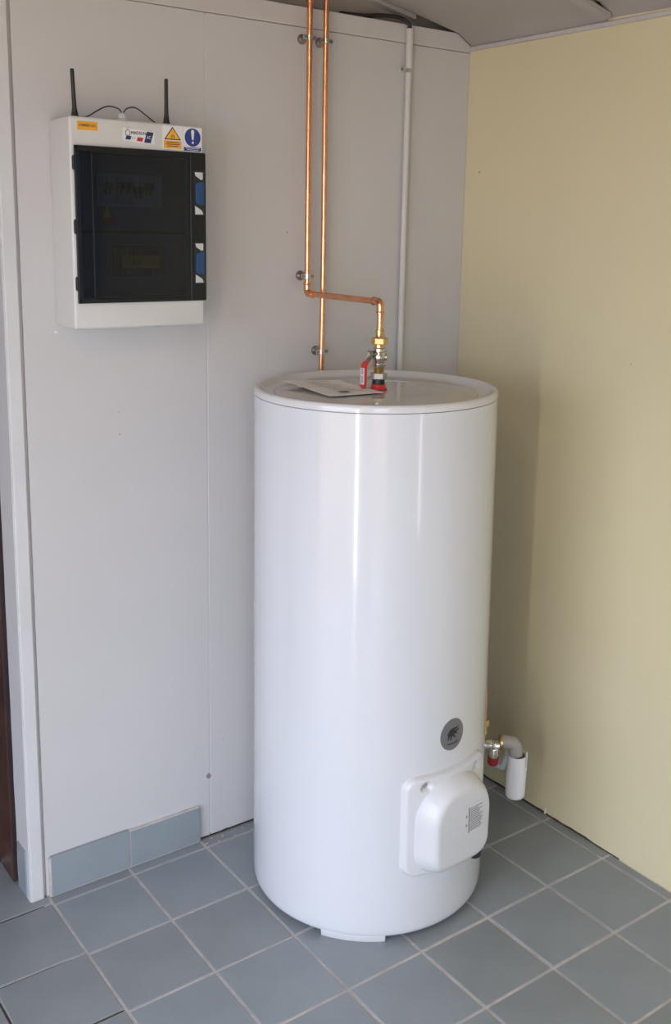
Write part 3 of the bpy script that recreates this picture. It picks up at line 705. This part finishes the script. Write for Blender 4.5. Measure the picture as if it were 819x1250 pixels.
for zt, zb in ((1.728, 1.637), (1.573, 1.486)):
    zm = (zt+zb)/2
    eput('latch_recess', box((-.9310, -.1302, zb-.003), (-.9045, -.1290, zt+.004)), 'black', drr, smooth=False, bevel=.0006)
    eput('latch', prism([(-.9285, -.1302, zm-.019), (-.9245, -.1302, zm-.024), (-.9085, -.1302, zm-.026), (-.9085, -.1302, zm+.026), (-.9245, -.1302, zm+.024), (-.9285, -.1302, zm+.019)], (0, -.0045, 0)), 'latch', drr, smooth=False, bevel=.0012, label='blue latch')
    eput('latch_opening', prism([(-.9295, -.1303, zt), (-.9100, -.1303, zt), (-.9100, -.1303, zt-.0145), (-.9140, -.1303, zt-.0160), (-.9270, -.1303, zt-.0080)], (0, -.0012, 0)), 'module', drr, smooth=False)
    eput('latch_opening', prism([(-.9290, -.1303, zb+.018), (-.9130, -.1303, zb+.0085), (-.9100, -.1303, zb+.002), (-.9100, -.1303, zb), (-.9290, -.1303, zb)], (0, -.0012, 0)), 'module', drr, smooth=False)
# stickers on the upper front
SY = ED-.0003
def flat(n, pts, m, par=None, y=SY, label=None, th=.0004):
    o = eput(n, prism([(x, y, z) for x, z in pts], (0, -th, 0)), m, par, smooth=False)
    if label: o['label'] = label
    return o
def rect(x0, x1, z0, z1): return [(x0, z0), (x1, z0), (x1, z1), (x0, z1)]
def etext(s, size, m, x, z, par, width=None, y=SY-.0008): return text('lettering', s, size, m, Vector((x, y, z))+OFF, (1, 0, 0), (0, 0, 1), par, width=width)
s1 = flat('sticker', rect(-1.1945, -1.1505, 1.8015, 1.8190), 'stk_orange', label='orange sticker with black text')
etext('COFFRET A.C.', .0070, 'ink', -1.1725, 1.8105, s1, width=.038)
s2 = flat('sticker', [(-1.0945, 1.7865), (-1.0220, 1.7825), (-1.0195, 1.8075), (-1.0935, 1.8125)], 'stk_white', label='white company sticker with a small house drawing')
for a, b in (((-1.0890, 1.8035), (-1.0830, 1.8105)), ((-1.0830, 1.8105), (-1.0770, 1.8035)), ((-1.0875, 1.8035), (-1.0875, 1.7975)), ((-1.0785, 1.8035), (-1.0785, 1.7975)), ((-1.0875, 1.7975), (-1.0785, 1.7975))):
    d = Vector((b[0]-a[0], b[1]-a[1])).normalized()*.0005; flat('house_line', [(a[0]-d.y, a[1]+d.x), (b[0]-d.y, b[1]+d.x), (b[0]+d.y, b[1]-d.x), (a[0]+d.y, a[1]-d.x)], 'ink', s2, SY-.0005)
etext('MADSUN', .0095, 'ink', -1.0580, 1.8030, s2, width=.034)
flat('logo_block', [(-1.0885, 1.7890), (-1.0775, 1.7885), (-1.0745, 1.7960), (-1.0860, 1.7965)], 'stk_navy', s2, SY-.0005)
flat('logo_block', [(-1.0630, 1.7870), (-1.0500, 1.7860), (-1.0470, 1.7940), (-1.0600, 1.7950)], 'stk_red', s2, SY-.0005)
flat('logo_block', [(-1.0455, 1.7850), (-1.0305, 1.7840), (-1.0230, 1.8065), (-1.0385, 1.8075)], 'stk_navy', s2, SY-.0005)
flat('logo_line', rect(-1.0745, -1.0640, 1.7918, 1.7926), 'faint', s2, SY-.0005)
etext('AC', .0095, 'stk_white', -1.0345, 1.7955, s2, width=.010, y=SY-.0012)
s3 = flat('sticker', rect(-1.0025, -.9535, 1.7735, 1.8240), 'stk_white', label='yellow electrical danger triangle sticker')
flat('triangle_border', [(-.9985, 1.7945), (-.9575, 1.7945), (-.9780, 1.8220)], 'ink', s3, SY-.0005)
flat('triangle', [(-.9945, 1.7965), (-.9615, 1.7965), (-.9780, 1.8187)], 'stk_yellow', s3, SY-.0009)
ringp = []
etext('(!)', .0100, 'ink', -.9780, 1.8015, s3, width=.0085, y=SY-.0018)
flat('text_band', rect(-.9990, -.9570, 1.7765, 1.7925), 'stk_orange', s3, SY-.0005)
for zz, w_ in ((1.7890, .030), (1.7850, .034), (1.7812, .026)): flat('print_line', rect(-.978-w_/2, -.978+w_/2, zz-.0007, zz+.0007), 'ink', s3, SY-.0009)
s4 = flat('sticker', rect(-.9525, -.9065, 1.7715, 1.8235), 'stk_white', label='blue round exclamation mark sticker')
flat('disc', [(-.9290+.0195*math.cos(a), 1.8025+.0195*math.sin(a)) for a in [2*math.pi*k/32 for k in range(32)]], 'stk_blue', s4, SY-.0005)
flat('exclamation_mark', [(-.9310, 1.7975), (-.9270, 1.7975), (-.9250, 1.8150), (-.9265, 1.8185), (-.9315, 1.8185), (-.9330, 1.8150)], 'stk_white', s4, SY-.0009)
flat('exclamation_dot', [(-.9290+.0026*math.cos(a), 1.7915+.0026*math.sin(a)) for a in [2*math.pi*k/16 for k in range(16)]], 'stk_white', s4, SY-.0009)
flat('text_band', rect(-.9505, -.9085, 1.7735, 1.7815), 'stk_blue', s4, SY-.0005)
for zz, w_ in ((1.7793, .034), (1.7760, .028)): flat('print_line', rect(-.9295-w_/2, -.9295+w_/2, zz-.0005, zz+.0005), 'stk_white', s4, SY-.0009)

# antennas and their leads
def antenna(x, lean_, label):
    t = empty('antenna', (x, -.070, EZ1), label, 'antenna', 'antennas on the electrical box')
    put('base', lathe([(.0100, 0), (.0100, .003), (.0078, .006), (.0062, .014), (.0048, .024)], seg=20), 'black', t)
    put('rod', lathe([(.0048, .022), (.0043, .05), (.0042, .096), (.0036, .099), (0, .1)], seg=16), 'black', t)
    t.rotation_euler = (0, lean_, 0)
antenna(-1.178, -.035, 'black stick antenna at the left end of the electrical box top')
antenna(-.9665, .008, 'black stick antenna at the right end of the electrical box top')
gl = tag(put('cable_gland', lathe([(.0135, 0), (.0135, .006), (.0105, .008), (.0105, .014), (.0060, .019), (0, .019)], (-1.071, -.070, EZ1-.0003), seg=12), 'box', angle=25), 'small grey dome gland on top of the electrical box between the antennas', 'cable gland')
tag(put('antenna_cable', tube(smooth_path([(-1.0715, -.070, EZ1+.017), (-1.080, -.070, EZ1+.027), (-1.105, -.070, EZ1+.030), (-1.130, -.070, EZ1+.018), (-1.148, -.070, EZ1+.007), (-1.164, -.070, EZ1+.0035), (-1.172, -.070, EZ1+.0035)]), .0014, 8), 'rubber'), 'thin black lead looping from the gland to the left antenna', 'cable', 'antenna leads')
tag(put('antenna_cable', tube(smooth_path([(-1.0700, -.070, EZ1+.017), (-1.060, -.070, EZ1+.029), (-1.040, -.070, EZ1+.032), (-1.015, -.070, EZ1+.018), (-.995, -.070, EZ1+.005), (-.983, -.070, EZ1+.003), (-.973, -.070, EZ1+.003)]), .0014, 8), 'rubber'), 'thin black lead looping from the gland to the right antenna', 'cable', 'antenna leads')

# ------------------------------------------------------------ safety group and siphon, right of the heater
VW = Vector((-.620, -.785, 0)); RR = Vector((.785, -.620, 0))   # towards viewer / to the right of the heater
G0 = Vector((-.256, -.471, 0))
sg_ = empty('safety_group', (G0.x, G0.y, .29), 'brass and nickel safety valve with dark red knob low beside the heater', 'valve')
OG = Vector((-G0.x, -G0.y, -.29))
def gput(n, bm, m, **k):
    bmesh.ops.translate(bm, vec=OG, verts=bm.verts[:]); return put(n, bm, m, sg_, **k)
def GP(r, vv, z): return G0+RR*r+VW*vv+Vector((0, 0, z))
gput('feed_tube', tube([GP(-.026, -.005, .31), GP(-.026, -.005, .40)], .0070, 14), 'copper')
gput('union_nut', lathe([(.011, 0), (.0145, .002), (.0145, .017), (.011, .019)], GP(-.026, -.005, .352), (0, 0, 1), 6), 'brass', angle=20)
gput('union_neck', lathe([(.010, 0), (.0085, .006), (.0115, .010), (.0115, .016), (.009, .020), (.009, .034)], GP(-.026, -.005, .318), (0, 0, 1), 20), 'brass')
gput('valve_body', lathe([(.010, -.034), (.010, -.024), (.0155, -.022), (.0155, -.006), (.0135, -.002), (.0155, .004), (.0155, .016), (.012, .018)], GP(0, 0, .302), RR, 24), 'nickel')
gput('outlet_boss', lathe([(.0135, 0), (.0150, -.004), (.0150, -.018), (.0125, -.020), (.0125, -.026)], GP(.002, .006, .298), (0, 0, 1), 20), 'nickel')
gput('red_knob', lathe([(.0130, 0), (.0150, -.002), (.0142, -.018), (.0115, -.023), (0, -.024)], GP(.002, .006, .2735), (0, 0, 1), 12), 'darkred', angle=25).__setitem__('label', 'dark red knob')
gput('brass_ring', lathe([(.0175, 0), (.0195, .002), (.0195, .007), (.0175, .009)], GP(.016, 0, .312), RR, 28), 'brass')
gput('grey_elbow', tube(round_path([GP(.022, 0, .314), GP(.058, 0, .310), GP(.062, 0, .262)], .030, 10), .0175, 24), 'greypl', label='dull grey plastic elbow')
sp = empty('siphon', (*GP(.064, 0, 0).xy, .155), 'white plastic siphon cup hanging under the grey elbow beside the heater', 'siphon')
def sput(n, bm, m, **k):
    bmesh.ops.translate(bm, vec=-Vector((GP(.064, 0, 0).x, GP(.064, 0, 0).y, .155)), verts=bm.verts[:]); return put(n, bm, m, sp, **k)
bm = BM(); sgN = 40; ctr = GP(.064, 0, 0); rings = []
prof = [(.0, .1565), (.014, .1565), (.0215, .159), (.0248, .164), (.0256, .175), (.0264, .215), (.0264, .232), (.0240, .246), (.0235, .277), (.0218, .277), (.0218, .235), (.0, .232)]
bm = lathe(prof, ctr, seg=40)
sput('cup', bm, 'siphon', angle=50)
q = ctr+RR*.0215+VW*.006
sput('slot', tube([q+Vector((0, 0, .245)), q+Vector((0, 0, .2785))], .0032, 10), 'greypl')
sput('side_tab', tube([q+RR*.003+Vector((0, 0, .236)), q+RR*.0028+Vector((0, 0, .288))], .0018, 8), 'siphon')
sput('inner_throat', lathe([(.0190, .262), (.0190, .276), (.0170, .278)], ctr, seg=28), 'black')
sput('waste_pipe', tube(round_path([ctr-RR*.018-VW*.016+Vector((0, 0, .27)), ctr-RR*.030-VW*.03+Vector((0, 0, .225)), ctr-RR*.045-VW*.04+Vector((0, 0, .228))], .014, 8), .0115, 18), 'milk', label='milky grey overflow bend behind the cup')
